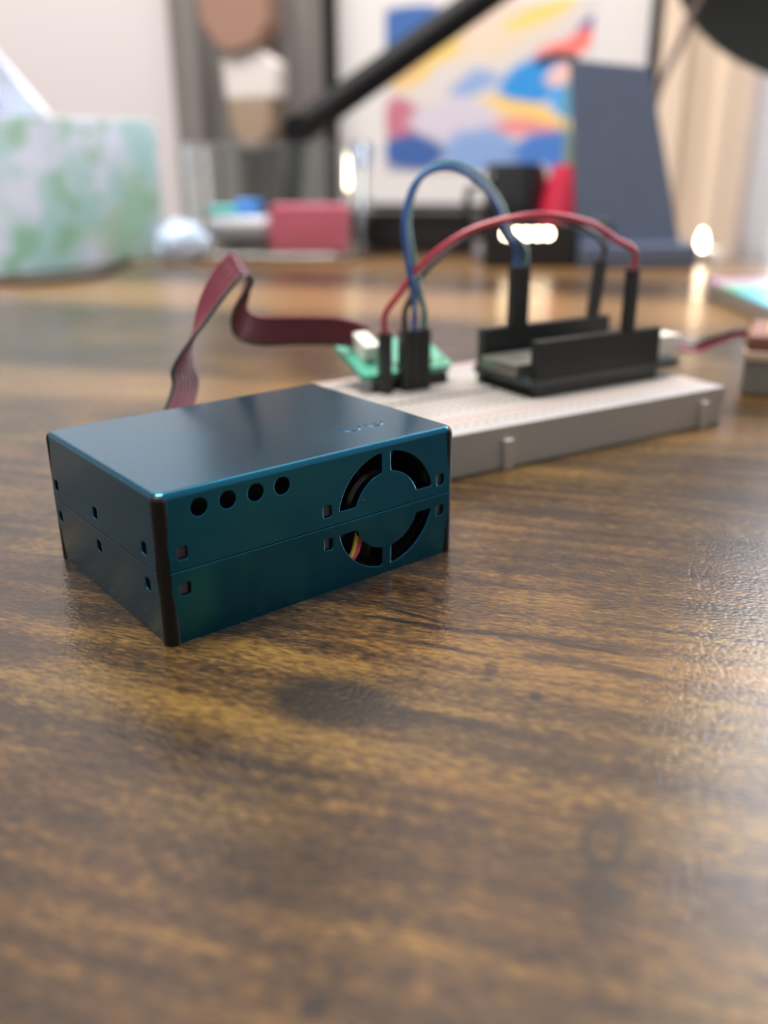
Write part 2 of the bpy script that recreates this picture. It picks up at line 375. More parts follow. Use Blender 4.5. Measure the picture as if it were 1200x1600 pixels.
FR_UP = [circ(x, 18.3, 1.22) for x in (5.85, 10.0, 14.2, 18.35)] + [sq(x, 12.8) for x in (2.95, 25.6, 47.2)] + [arc_hole(-1, True), arc_hole(1, True)]
FR_LO = [sq(x, 7.7) for x in (3.0, 25.7, 47.2)] + [arc_hole(-1, False), arc_hole(1, False)]
SD_X = (4.4, 20.4, 35.4)
def face_frame(side):          # 2-D panel (x right, y up, z out) -> sensor frame
    if side == 'front': return Matrix(((1, 0, 0, 0), (0, 0, -1, 0), (0, 1, 0, 0), (0, 0, 0, 1)))
    if side == 'left': return Matrix(((0, 0, -1, 0), (-1, 0, 0, Wd), (0, 1, 0, 0), (0, 0, 0, 1)))
    if side == 'back': return Matrix(((-1, 0, 0, L), (0, 0, 1, Wd), (0, 1, 0, 0), (0, 0, 0, 1)))
    return Matrix(((0, 0, 1, L), (1, 0, 0, 0), (0, 1, 0, 0), (0, 0, 0, 1)))
for side, wdt in (('front', L), ('left', Wd), ('back', L), ('right', Wd)):
    up_h, lo_h = [], []
    if side == 'front': up_h, lo_h = FR_UP, FR_LO
    elif side == 'left': up_h = [sq(Wd-x, 12.8) for x in SD_X]; lo_h = [sq(Wd-x, 7.7) for x in SD_X]
    elif side == 'right': up_h = [sq(x, 12.8) for x in SD_X]; lo_h = [sq(x, 7.7) for x in SD_X]
    bm = sheet(rect(PW, wdt-PW, MID+.06, 19.6), up_h, .5, .12)
    for v in bm.verts: v.co.z += (19.6-v.co.y)*.028                       # the pressed walls splay a little towards the seam
    bm.transform(face_frame(side)); mesh_obj('lid_side_panel', bm, teal, sen, smooth=False)
    bm = sheet(rect(PW, wdt-PW, 0.0, MID-.06), lo_h, .5, .12, .14)
    for v in bm.verts: v.co.z += .26 - (MID-v.co.y)*.035
    bm.transform(face_frame(side)); mesh_obj('tray_side_panel', bm, teal, sen, smooth=False)
bm = BM(); q = 1.15
tube(bm, [(0, 0, .05), (0, 0, 19.9), (0, 0, 20.4), (0, 0, 20.72), (0, 0, 20.85)], q, 20, [q, q, q*.9, q*.62, q*.2])
post = mesh_obj('corner_post', bm, rubber, sen); post.location = (1.0*S, 1.0*S, 0); post['label'] = 'black rubber corner strip'
for x, y in ((L-1.0, 1.0), (1.0, Wd-1.0), (L-1.0, Wd-1.0)): part_copy(post, sen, (x, y, 0))
bm = BM(); box2(bm, (1.2, 4.0, .7), (26.3, Wd-.8, 19.5)); box2(bm, (26.3, 9.5, .7), (L-1.2, Wd-.8, 19.5)); mesh_obj('inner_case', bm, inner_m, sen)
bm = BM(); box2(bm, (-.45, .6, -.95), (1.0, 1.6, .95), .08, 1); tab = mesh_obj('latch_tab', bm, tab_m, sen); tab.location = Vector((2.9, 0, 12.7))*S
for x, z in ((2.7, 7.4), (25.5, 12.7), (25.3, 7.4), (47.1, 12.7), (47.0, 7.5)): part_copy(tab, sen, (x, 0, z))
for x in SD_X:
    for z in (12.7, 7.5): part_copy(tab, sen, (0, x-.3, z), -math.pi/2)
fan_m = mat('black_fan_plastic', (26, 27, 29), 0.35)
bm = BM(); lathe(bm, [(9.2, 0), (10.2, 0), (10.2, 6.2), (9.2, 6.2), (9.2, 0)], n=48); bm.transform(Matrix(((1, 0, 0, 36.5), (0, 0, 1, 1.6), (0, 1, 0, 10.4), (0, 0, 0, 1))))
for v in bm.verts: v.co.z = min(max(v.co.z, .75), 19.5)
fr = mesh_obj('fan_housing', bm, fan_m, sen)
bm = BM(); lathe(bm, [(.1, 0), (5.0, 0), (5.5, .5), (5.5, 5.5), (.1, 5.5)], n=36); bm.transform(Matrix(((1, 0, 0, 36.5), (0, 0, 1, 2.4), (0, 1, 0, 10.4), (0, 0, 0, 1)))); mesh_obj('fan_hub', bm, fan_m, sen)
bm = BM()
box(bm, (7.1, 0, 0), (3.4, .45, 4.2), rot=Matrix.Rotation(.7, 3, 'X')); bm.transform(Matrix(((1, 0, 0, 0), (0, 0, 1, 0), (0, 1, 0, 0), (0, 0, 0, 1))))
bl = mesh_obj('fan_blade', bm, fan_m, sen); bl.location = Vector((36.5, 5.2, 10.4))*S
for k in range(1, 7):
    c = part_copy(bl, sen, (36.5, 5.2, 10.4)); c.rotation_euler = (0, 2*math.pi*k/7, 0)
for i, (colr, nm) in enumerate((((214, 190, 70), 'yellow_wire'), ((206, 70, 110), 'pink_wire'))):
    bm = BM(); tube(bm, spline([(29.2+i*.85, 1.4, 2.6), (30.6+i*.85, 1.1, 4.2), (31.8+i*.85, 1.7, 5.6), (32.6+i*.8, 2.1, 7.5)], 5), .36, 8); mesh_obj(nm, bm, mat(nm, colr, .4), sen)
# raised conformity mark and scuffs of the lid
bm = BM()
def lid_arc(cx, cy, r, a0, a1): tube(bm, [(cx+r*math.cos(math.radians(a)), cy+r*math.sin(math.radians(a)), H+.0) for a in [a0+(a1-a0)*k/14 for k in range(15)]], .06, 6)
lid_arc(36.7, 9.2, 1.7, 170, 370); lid_arc(41.2, 9.2, 1.7, 170, 370); tube(bm, [(41.2, 7.5, H), (41.2, 9.0, H)], .06, 6)
mark = mesh_obj('raised_mark', bm, teal, cover); mark['label'] = 'raised CE mark'

# ------------------------------------------------------------------ breadboard (82.5 x 54.5 x 9 mm)
BB_A = math.radians(30.7); BO = Vector((10.26, 166.88, 0))
bu = Vector((math.cos(BB_A), math.sin(BB_A), 0)); bv = Vector((-math.sin(BB_A), math.cos(BB_A), 0))
def BW(u, v, h): return BO + bu*u + bv*v + Vector((0, 0, h))
BL, BWD, BH = 82.5, 54.5, 9.0
def breadboard_material():
    M = bpy.data.materials.new('white_board_plastic'); M.use_nodes = True; n = N(M); b = M.node_tree.nodes['Principled BSDF']
    P = n.coord(); sx = n.new('ShaderNodeSeparateXYZ'); n.put(sx.inputs[0], P)
    def cell(v, off): return n.math('ABSOLUTE', n.math('SUBTRACT', n.math('FRACT', n.math('DIVIDE', n.math('SUBTRACT', v, off*S), 2.54*S)), .5))
    hx = n.math('LESS_THAN', cell(sx.outputs[0], 1.6), .2); hy = n.math('LESS_THAN', cell(sx.outputs[1], 1.0), .2)
    top_ = n.math('GREATER_THAN', sx.outputs[2], 8.85*S)
    rows = None
    for a, c2 in ((2.9, 7.4), (13.6, 26.4), (28.2, 41.0), (47.0, 51.6)):
        r = n.math('MULTIPLY', n.math('GREATER_THAN', sx.outputs[1], a*S), n.math('LESS_THAN', sx.outputs[1], c2*S)); rows = r if rows is None else n.math('ADD', rows, r)
    hole = n.math('MULTIPLY', n.math('MULTIPLY', hx, hy), n.math('MULTIPLY', top_, rows))
    c = n.mix(hole, lin(160, 155, 150), lin(64, 62, 60))
    for y, colr in ((8.9, lin(200, 70, 80)), (1.9, lin(70, 90, 170)), (52.8, lin(200, 70, 80)), (45.6, lin(70, 90, 170))):
        ln = n.math('LESS_THAN', n.math('ABSOLUTE', n.math('SUBTRACT', sx.outputs[1], y*S)), .22*S)
        c = n.mix(n.math('MULTIPLY', ln, n.math('MULTIPLY', top_, .7)), c, colr)
    n.put(b.inputs['Base Color'], c); b.inputs['Roughness'].default_value = .42; return M
bbm = breadboard_material(); plain_white = mat('board_side_plastic', (168, 158, 150), .45)
bb = thing('breadboard', 'white solderless breadboard lying on the desk behind the teal box', 'breadboard', BO, BB_A)
for nm, lo, hi in (('power_rail', (0, 0, 0), (BL, 10.2, BH)), ('terminal_strip', (0, 10.35, 0), (BL, 26.6, BH)), ('terminal_strip', (0, 27.9, 0), (BL, 44.2, BH)), ('power_rail', (0, 44.35, 0), (BL, BWD, BH))):
    bm = BM(); box2(bm, lo, hi, .35, 2); mesh_obj(nm, bm, bbm, bb)
bm = BM(); box2(bm, (.2, 26.5, .2), (BL-.2, 28, 6)); mesh_obj('centre_groove', bm, plain_white, bb)
bm = BM(); box2(bm, (-1.1, -1.3, 0), (1.1, .1, 6.3), .25, 2); t0 = mesh_obj('clip_tab', bm, plain_white, bb); t0.location = (17.3*S, 0, 0)
part_copy(t0, bb, (75.3, 0, 0))

# ------------------------------------------------------------------ microcontroller board on the breadboard
black_pl = mat('black_header_plastic', (22, 24, 26), .42, bump=.15)
pcb_dark = mat('dark_green_black_pcb', (38, 46, 46), .35, coat=.3)
gold = mat('gold_pin', (200, 170, 90), .3, 1.0); silver = mat('tin_shield', (172, 168, 160), .35, .9)
MB0 = BW(35, 14, BH)
mc = thing('microcontroller_board', 'dark microcontroller board with two tall black socket strips', 'circuit board', MB0, BB_A)
bm = BM(); prism(bm, rrect(24.0, 11.5, 49, 23, 2.4, 5), Matrix(((1, 0, 0, 0), (0, 1, 0, 0), (0, 0, 1.6, 2.5), (0, 0, 0, 1)))); mesh_obj('pcb', bm, pcb_dark, mc)
def header(u0, u1, v, nm='socket_strip'):
    n_ = int(round((u1-u0)/2.54)); bm = sheet(rect(u0, u1, v-1.25, v+1.25), [rrect(u0+1.27+2.54*k, v, 1.0, 1.0, .1, 1) for k in range(n_)], 8.5, 0)
    bmesh.ops.translate(bm, verts=bm.verts, vec=(0, 0, 12.6)); s = mesh_obj(nm, bm, black_pl, mc, smooth=False)
    bm = BM(); box2(bm, (u0, v-1.25, 0), (u1, v+1.25, 2.5), .2, 1); mesh_obj('pin_strip', bm, black_pl, mc)
    bm = BM(); box2(bm, (u0+.1, v-1.1, 4.05), (u1-.1, v+1.1, 4.6)); mesh_obj('socket_floor', bm, black_pl, s)
header(1.6, 1.6+2.54*15, 1.6); header(1.6, 1.6+2.54*16, 21.6)
bm = BM(); box2(bm, (-.6, 5.2, 4.1), (14.5, 18.2, 7.0), .3, 2); mesh_obj('shield_can', bm, silver, mc)['label'] = 'grey metal module shield'
bm = BM(); box2(bm, (42.5, 12.5, 4.1), (49.6, 20.5, 6.8), .4, 2); mesh_obj('usb_port', bm, silver, mc)
jst_w = mat('white_connector_plastic', (226, 222, 212), .4)
bm = BM(); box2(bm, (41.2, 3.8, 4.1), (48.8, 11.6, 9.6), .25, 1); mesh_obj('battery_socket', bm, jst_w, mc)
for x, y, sx_, sy_ in ((22, 9, 6, 6), (31, 12, 5, 5), (36, 7, 3, 2), (37, 15, 2.5, 3.5)):
    bm = BM(); box2(bm, (x, y, 4.1), (x+sx_, y+sy_, 5.2), .1, 1); mesh_obj('chip', bm, black_pl, mc)

# ------------------------------------------------------------------ breakout board with connector
green_pcb = mat('sea_green_pcb', (70, 150, 128), .3, coat=.4, var=.1, vscale=400)
BK0 = BW(17, 39.5, BH)
bk = thing('breakout_board', 'small tilted sea green adapter board with a white cable socket', 'circuit board', BK0, BB_A)
TL = Matrix.Rotation(math.radians(20), 4, 'X'); TL.translation = Vector((0, 0, 3.2))
bm = BM(); prism(bm, rrect(.8, 6.4, 25, 15, 1.0, 3), TL @ Matrix.Diagonal((1, 1, 1.5, 1))); mesh_obj('pcb', bm, green_pcb, bk)
bm = BM(); box2(bm, (-8, -1.25, 0), (12, 1.25, 2.6), .2, 1); mesh_obj('pin_strip', bm, black_pl, bk)
bm = BM(); cyl(bm, (0, 0, 2.5), (0, 0, 6.2), .32, n=8); pn = mesh_obj('pin', bm, gold, bk); pn.location = (-6.9*S, 0, 0)
for k in range(1, 8): part_copy(pn, bk, (-6.9+2.54*k, 0, 0))
bm = BM(); box2(bm, (-8.6, 4.6, 1.5), (-4.6, 12.0, 5.6), .3, 1); bm.transform(TL); mesh_obj('cable_socket', bm, jst_w, bk)['label'] = 'white cable socket'
bm = BM(); box2(bm, (7.5, 6, 1.5), (9.5, 9, 2.4), .1, 1); bm.transform(TL); mesh_obj('capacitor', bm, mat('ceramic_capacitor', (190, 180, 160), .5), bk)
bm = BM(); box2(bm, (-3.4, 2.6, 1.5), (-1.5, 4.4, 2.5), .15, 1); bm.transform(TL); mesh_obj('solder_joint', bm, silver, bk)

# ------------------------------------------------------------------ jumper wires
PL = 14.0; TOPZ = BH+12.6
def jumper(label, rgb, a, b, mid, ta=(0, 0), tb=(0, 0)):
    """a, b: board (u, v, h) of the plug feet; mid: way points (pixel x, pixel y, depth)"""
    A, B = BW(*a), BW(*b)
    j = thing('jumper_wire', label, 'wire', A, 0, 'jumper wires'); M = mat('wire_'+'_'.join(map(str, rgb)), rgb, .38)
    ends = []
    for P, t in ((A, ta), (B, tb)):
        Rm = Matrix.Rotation(t[0], 4, bu) @ Matrix.Rotation(t[1], 4, bv) @ Matrix.Rotation(BB_A, 4, 'Z')
        bm = BM(); box2(bm, (-1.25, -1.25, 0), (1.25, 1.25, PL), .18, 2); bm.transform(Matrix.Translation(P) @ Rm)
        mesh_obj('plug', bm, black_pl, j, world=True); ends.append((P + Rm @ Vector((0, 0, PL-1)), P + Rm @ Vector((0, 0, PL+4))))
    pts = [ends[0][0], ends[0][1]] + [D(*p) for p in mid] + [ends[1][1], ends[1][0]]
    bm = BM(); tube(bm, spline(pts, 10), .72, 10); mesh_obj('wire', bm, M, j, world=True)
    return j
V1 = 36.6
jumper('red jumper wire arching from the adapter board to the far socket end', (166, 46, 66), (10.3, V1, BH), (64.6, 15.6, TOPZ),
       [(622, 462, 202), (665, 408, 201), (740, 358, 200), (840, 336, 201), (920, 348, 207), (962, 374, 211)])
jumper('black jumper wire running below the red one', (26, 26, 28), (15.6, V1, BH), (72.2, 35.6, TOPZ),
       [(640, 470, 206), (668, 420, 208), (745, 362, 215), (830, 336, 222), (894, 346, 229)], tb=(0, math.radians(6)))
jumper('blue jumper wire in the tall arch beside the green one', (26, 76, 140), (18.2, V1, BH), (46.2, 35.6, TOPZ),
       [(646, 455, 201), (636, 400, 201), (633, 340, 202), (650, 285, 204), (690, 262, 207), (735, 275, 211), (772, 315, 214), (789, 360, 216)])
jumper('green jumper wire forming the outside of the tall arch', (10, 96, 88), (20.8, V1, BH), (48.8, 35.6, TOPZ),
       [(655, 455, 203), (645, 400, 203), (638, 340, 204), (655, 280, 206), (697, 256, 209), (742, 270, 213), (779, 312, 216), (797, 360, 218)])

# ------------------------------------------------------------------ ribbon cable from the sensor to the adapter board
rb = thing('ribbon_cable', 'maroon flat ribbon cable looping from the teal box to the adapter board', 'cable', S0 + Matrix.Rotation(SENS_A, 3, 'Z') @ Vector((25, 39, 0)), SENS_A)
def SW(x, y, z_): return S0 + Matrix.Rotation(SENS_A, 3, 'Z') @ Vector((x, y, z_))
st = [(SW(21, 40.5, 9), Vector((-math.cos(SENS_A), -math.sin(SENS_A), 0))), (SW(21, 44.5, 9.5), Vector((-.75, -.65, 0))),
      (D(288, 612, 163), Vector((-.6, -.8, .1))), (D(286, 575, 165), Vector((-.4, -.9, .1))), (D(298, 535, 168), Vector((0, -1, 0))), (D(318, 487, 172), Vector((.35, -.85, -.35))),
      (D(345, 442, 176), Vector((.5, -.7, -.5))), (D(372, 414, 180), Vector((.5, -.65, -.6))), (D(388, 430, 186), Vector((.3, -.8, -.45))),
      (D(377, 470, 191), Vector((-.45, -.65, -.6))), (D(376, 503, 196), Vector((-.4, -.35, -.85))), (D(405, 517, 201), Vector((-.1, -.1, -1))), (D(470, 517, 207), Vector((0, 0, -1))),
      (D(535, 519, 212), Vector((0, -.1, -1))), (D(577, 531, 215), Vector((.1, -.3, -.95)))]
C0 = spline([s[0] for s in st], 10); C1 = spline([s[1] for s in st], 10)
maroon = mat('maroon_wire', (104, 24, 46), .36); maroon2 = mat('maroon_wire_dark', (84, 19, 38), .36); blackw = mat('black_wire', (28, 24, 26), .4)
NW, PITCHW = 8, .84
for k in range(NW):
    bm = BM(); off = (k-(NW-1)/2)*PITCHW
    tube(bm, [c + d.normalized()*off for c, d in zip(C0, C1)], .41, 7)
    mesh_obj('wire', bm, blackw if k == NW-1 else (maroon if k % 2 == 0 else maroon2), rb, world=True)
bm = BM(); box2(bm, (16.5, 38.1, 6.5), (25.5, 41.5, 11.5), .3, 1); bm.transform(Matrix.Translation(S0) @ Matrix.Rotation(SENS_A, 4, 'Z')); mesh_obj('plug', bm, jst_w, rb, world=True)

# ------------------------------------------------------------------ lithium battery with its lead
bt = thing('battery_pack', 'grey battery block with an orange tape top and twin leads', 'battery', G(1262, 612), math.radians(-24))
bm = BM(); box2(bm, (-17, -12, 0), (19, 14, 9.5), 1.2, 3); mesh_obj('cell', bm, mat('battery_grey', (120, 118, 114), .4, .3), bt)
bm = BM(); box2(bm, (-17.4, -12.4, 9.5), (19.4, 14.4, 12), .4, 2); mesh_obj('wrapper', bm, mat('tan_wrapper', (184, 160, 138), .5), bt)
bm = BM(); box2(bm, (-17, -12, 12), (19, 14, 16.5), 1.0, 3); mesh_obj('cell', bm, mat('brown_wrap', (120, 78, 62), .45), bt)
bm = BM(); box2(bm, (-12, -10, 16.5), (17, 12, 17.6), .4, 2); mesh_obj('tape', bm, mat('orange_tape', (232, 176, 84), .4), bt)
p0 = MB0 + Matrix.Rotation(BB_A, 3, 'Z') @ Vector((48.0, 7.6, 7.0))
for i, (nm, M) in enumerate((('red_lead', mat('pink_red_wire', (190, 56, 100), .36)), ('black_lead', blackw))):
    q = Vector((0, 0, -1.0 + 1.5*i)) + bv*(.8*i)
    bm = BM(); tube(bm, spline([p0+q-bu*2, p0+q+bu*5, D(1080, 547-8*i, 247)+q*.3, D(1125, 532-6*i, 251), D(1158, 522-5*i, 254), D(1190, 535-5*i, 258), D(1225, 552-5*i, 262)], 10), .78, 10)
    mesh_obj(nm, bm, M, bt, world=True)
bm = BM(); box2(bm, (46.5, 4.6, 4.9), (51.5, 10.8, 9.2), .3, 1); bm.transform(Matrix.Translation(MB0) @ Matrix.Rotation(BB_A, 4, 'Z')); mesh_obj('lead_plug', bm, jst_w, bt, world=True)

# ------------------------------------------------------------------ iridescent notebook
def iridescent():
    M = bpy.data.materials.new('iridescent_foil'); M.use_nodes = True; n = N(M); b = M.node_tree.nodes['Principled BSDF']
    P = n.coord(); sx = n.new('ShaderNodeSeparateXYZ'); n.put(sx.inputs[0], P)
    t = n.math('ADD', n.math('MULTIPLY', sx.outputs[0], 14.0), n.math('MULTIPLY', n.noise(P, 18, 2), .25))
    c = n.ramp(t, [(0.1, lin(226, 150, 226)), (.27, lin(214, 190, 240)), (.42, lin(190, 226, 170)), (.6, lin(90, 214, 190)), (.85, lin(120, 214, 246))])
    n.put(b.inputs['Base Color'], c); b.inputs['Metallic'].default_value = .5; b.inputs['Roughness'].default_value = .3; return M
nb = thing('iridescent_notebook', 'pink and teal iridescent notebook lying on the desk near the window', 'notebook', G(1103, 462), math.atan2((G(1204, 512)-G(1103, 462)).y, (G(1204, 512)-G(1103, 462)).x))
bm = BM(); box2(bm, (0, 0, 6.0), (110, 75, 7.6), .5, 2); mesh_obj('front_cover', bm, iridescent(), nb)
bm = BM(); box2(bm, (.8, .8, 1.2), (109, 74, 6.0), .2, 1); mesh_obj('page_block', bm, mat('notebook_pages', (150, 140, 130), .8), nb)
bm = BM(); box2(bm, (0, 0, 0), (110, 75, 1.2), .4, 1); mesh_obj('back_cover', bm, mat('dark_cover', (60, 56, 56), .5), nb)

# ------------------------------------------------------------------ tissue box
def leaf_print():
    M = bpy.data.materials.new('leaf_printed_card'); M.use_nodes = True; n = N(M); b = M.node_tree.nodes['Principled BSDF']
    P = n.coord(); wv = n.noise(P, 14, 2)
    Q = n.vmath('ADD', P, n.vmath('MULTIPLY', n.vmath('SUBTRACT', n.new('ShaderNodeTexNoise').outputs['Color'], (.5, .5, .5)), (.02, .02, .02)))
    a = n.noise(n.scale(Q, (26, 26, 18)), 1, 2.5); g = n.noise(n.scale(Q, (46, 46, 34)), 1, 2)
    c = n.mix(n.smooth(a, .40, .60), lin(222, 232, 252), lin(172, 214, 214))
    c = n.mix(n.smooth(g, .53, .66, 0, .7), c, lin(136, 192, 150))
    c = n.mix(n.smooth(wv, .55, .66, 0, .4), c, lin(160, 198, 120))
    n.put(b.inputs['Base Color'], c); b.inputs['Roughness'].default_value = .55; return M
leafm = leaf_print()
tA = Vector(G(-60, 437)); tB = Vector(G(262, 402)); tdir = (tB-tA); tlen = tdir.length; tang = math.atan2(tdir.y, tdir.x)
tb = thing('tissue_box', 'white and green leaf patterned tissue box', 'tissue box', tA, tang)
TW, TH = 112.0, 84.0
bm = BM(); box2(bm, (0, 0, 0), (tlen, TW, TH), 1.0, 2); mesh_obj('carton', bm, leafm, tb)
bm = BM(); prism(bm, rrect(tlen/2, TW/2, tlen*.6, 34, 16, 6), Matrix(((1, 0, 0, 0), (0, 1, 0, 0), (0, 0, .8, TH), (0, 0, 0, 1)))); mesh_obj('opening_film', bm, mat('clear_film', (214, 226, 240), .25), tb)
tis = BM(); nx, nz = 26, 14
def tpt(i, j, off):
    t = i/nx-.5; s = j/nz; wdt = 78*(1-.62*s)
    return Vector((t*wdt + 20*s*0 - 16*s, 9*math.sin(t*11+s*2)*(1-.4*s) + off + 6*math.sin(t*23), 62*s*(1-.35*abs(t))))
for off in (0, .5):
    g = [[tis.verts.new(tpt(i, j, off)) for j in range(nz+1)] for i in range(nx+1)]
    for i in range(nx):
        for j in range(nz): tis.faces.new((g[i][j], g[i+1][j], g[i+1][j+1], g[i][j+1]) if off == 0 else (g[i][j], g[i][j+1], g[i+1][j+1], g[i+1][j]))
ts = mesh_obj('paper_tissue', tis, cloth('tissue_paper', (240, 244, 255), .3), None, sharp=80)
tloc = D(-75, 186, 520); ts.location = Vector((tloc.x, tloc.y+40, TH+1))*S; ts.rotation_euler = (0, 0, .2)
tag(ts, 'white paper tissue sticking up out of the tissue box', 'tissue')
pc_m = blackw
bm = BM(); tube(bm, spline([G(-40, 440, 1.6), G(60, 441, 1.6), G(140, 432, 1.6), G(195, 408, 1.6), G(215, 398, 1.6)], 10), 1.6, 8)
tag(mesh_obj('charging_cable', bm, pc_m), 'thin dark cable on the desk along the tissue box', 'cable')

# ------------------------------------------------------------------ glass dish and what lies in it
def glass_material():
    M = bpy.data.materials.new('clear_glass'); M.use_nodes = True; b = M.node_tree.nodes['Principled BSDF']
    b.inputs['Base Color'].default_value = lin(247, 251, 250); b.inputs['Transmission Weight'].default_value = 1; b.inputs['Roughness'].default_value = .02; b.inputs['IOR'].default_value = 1.45; return M
glass = glass_material()
gc = (G(275, 412)+G(552, 402))/2 + d2*28; GLW, GLD, GLH = 118.0, 62.0, 70.0
gd = thing('glass_dish', 'clear straight-sided glass dish holding a pink block', 'dish', gc, DESK_A*.3)
bm = BM(); rings = []
for w_, d_, h_, r_ in ((GLW-8, GLD-8, 0, 8), (GLW-2, GLD-2, 2.5, 10), (GLW, GLD, GLH, 11), (GLW-3, GLD-3, GLH+1, 10), (GLW-6, GLD-6, GLH, 9), (GLW-8, GLD-8, 6, 8), (GLW-14, GLD-14, 4.2, 7)):
    rings.append([bm.verts.new((x, y, h_)) for x, y in rrect(0, 0, w_, d_, r_, 6)])
for i in range(len(rings)-1):
    for k in range(len(rings[0])): bm.faces.new((rings[i][k], rings[i][(k+1) % len(rings[0])], rings[i+1][(k+1) % len(rings[0])], rings[i+1][k]))
bm.faces.new(rings[0][::-1]); bm.faces.new(rings[-1]); mesh_obj('glass_bowl', bm, glass, gd, sharp=50)
def in_dish(name, label, cat, lo, hi, bev, rgb, rz=0.0, rough=.6):
    c = gc + Matrix.Rotation(DESK_A*.3, 3, 'Z') @ Vector(((lo[0]+hi[0])/2, (lo[1]+hi[1])/2, lo[2])); s = [b-a for a, b in zip(lo, hi)]
    bm = BM(); box2(bm, (-s[0]/2, -s[1]/2, 0), (s[0]/2, s[1]/2, s[2]), bev, 3); o = mesh_obj(name, bm, mat(name+'_surface', rgb, rough, var=.08, vscale=200)); o.location = c*S; o.rotation_euler = (0, 0, rz)
    return tag(o, label, cat)
fbk = in_dish('foam_block', 'bright pink rectangular block in the glass dish', 'block', (-4, -24, 4.3), (46, 4, 34), 2.0, (255, 128, 158), -.08); fbk.data.materials[0] = cloth('pink_translucent_block', (255, 156, 184), .35)
in_dish('teal_packet', 'small teal packet on top of the white paper in the dish', 'packet', (-48, -14, 26.2), (-30, 6, 33), 2.0, (96, 196, 196), .2, .4)
in_dish('blue_packet', 'small bright blue packet at the dish side wall', 'packet', (-34, 8, 26.2), (-18, 24, 36), 2.0, (60, 140, 220), -.3, .4)
in_dish('paper_wad', 'white folded paper lying under the packets in the dish', 'paper', (-50, -18, 12.2), (-10, 26, 26), 5.0, (206, 206, 216), .05)
in_dish('dark_card', 'dark flat piece lying on the bottom of the dish', 'card', (-36, -22, 4.3), (-10, 20, 12), 1.0, (76, 78, 80))
bm = BM(); ball(bm, (0, 0, 0), 1, 3)
for v in bm.verts: v.co *= 1+.25*mnoise.noise(v.co*2.4)
for v in bm.verts: v.co = Vector((v.co.x*17, v.co.y*12, v.co.z*14+11))
for v in bm.verts: v.co.z = max(v.co.z, 0)
cw = mesh_obj('crumpled_wrapper', bm, mat('pale_blue_film', (196, 216, 244), .18, coat=.6), None, sharp=20); cw.location = G(288, 408)*S
tag(cw, 'crumpled pale blue plastic wrapper beside the tissue box', 'wrapper')

# ------------------------------------------------------------------ black things along the back of the desk
satin = mat('satin_black', (24, 23, 26), .4)
p = (G(550, 393)+G(738, 396))/2; bxw = (G(738, 396)-G(550, 393)).length
bx = thing('black_case', 'low black case standing under the framed picture', 'case', p, DESK_A*.6)
bm = BM(); box2(bm, (-bxw/2, 0, 0), (bxw/2, 34, 20), 1.5, 2); mesh_obj('case_body', bm, satin, bx)
bm = BM(); box2(bm, (-bxw/2-.4, -.4, 20.4), (bxw/2+.4, 34.4, 27), 1.5, 2); mesh_obj('case_lid', bm, satin, bx)
gloss = mat('gloss_black', (30, 33, 36), .16, coat=.5)
p = G(796, 405)
cp = thing('black_cup', 'black cup standing on the desk behind the jumper wires', 'cup', p + Vector((4, 16, 0)))
bm = BM(); lathe(bm, [(.1, 0), (17, 0), (19, 2), (20.5, 30), (20, 52), (19, 58), (17.5, 58), (18, 40), (16, 4), (.1, 4)], n=44); mesh_obj('cup_body', bm, gloss, cp)
bm = BM(); tube(bm, spline([(-18, -6, 46), (-29, -9, 44), (-32, -10, 30), (-27, -9, 16), (-17, -6, 14)], 8), 2.6, 10); mesh_obj('handle', bm, gloss, cp)
p = G(885, 408) + Vector((0, 18, 0))
vs = thing('red_vase', 'small red vase with thin pale green stems beside the stand', 'vase', p)
bm = BM(); lathe(bm, [(.1, 0), (14, 0), (17, 4), (18, 18), (15, 36), (11, 50), (8, 57), (6.8, 57), (9.5, 48), (13, 34), (.1, 6)], n=40); mesh_obj('vase_body', bm, mat('red_glaze', (196, 40, 70), .25, coat=.4), vs)
stem_m = mat('pale_green_stem', (150, 176, 130), .5)
for k, (dx, dy, h_) in enumerate(((-3, 2, 104), (2, -1, 98), (5, 3, 92))):
    bm = BM(); tube(bm, spline([(0, 0, 30), (dx*.5, dy*.5, 60), (dx*1.2, dy, h_)], 6), 1.3, 7); mesh_obj('stem', bm, stem_m, vs)
p = G(920, 416)
ad = thing('power_adapter', 'dark grey block adapter in front of the slate stand', 'adapter', p + Vector((-2, 0, 0)), DESK_A)
bm = BM(); box2(bm, (-16, 0, 0), (14, 16, 27), 3, 3); mesh_obj('adapter_body', bm, mat('charcoal_plastic', (44, 48, 48), .5), ad)
bm = BM(); tube(bm, spline([(-16, 8, 8), (-30, 10, 4), (-48, 8, 1.5), (-70, 10, 1.5)], 8), 1.4, 8); mesh_obj('cord', bm, blackw, ad)

# ------------------------------------------------------------------ slate-blue stand
slate = mat('slate_blue_plastic', (86, 97, 120), .5, var=.06, vscale=30)
YS = 556
def XZ(px, py, Y=YS): q = D(px, py, Y); return q
st_o = thing('device_stand', 'tall slate blue tapered device stand on the desk', 'stand', Vector((150, YS, 0)), 0)
bm = BM(); pts = [(897, 92), (1018, 104), (1066, 392), (906, 392)]
fr_ = [bm.verts.new(D(x, y, YS-2+(392-y)/300*9)) for x, y in pts]; bk_ = [bm.verts.new(v.co+Vector((-1.5, 9, 0))) for v in fr_]
bm.faces.new(fr_); bm.faces.new(bk_[::-1])
for i in range(4): bm.faces.new((fr_[i], fr_[(i+1) % 4], bk_[(i+1) % 4], bk_[i]))
bmesh.ops.bevel(bm, geom=list(bm.edges), offset=1.6, segments=2, affect='EDGES', profile=.5); mesh_obj('back_panel', bm, slate, st_o, world=True)
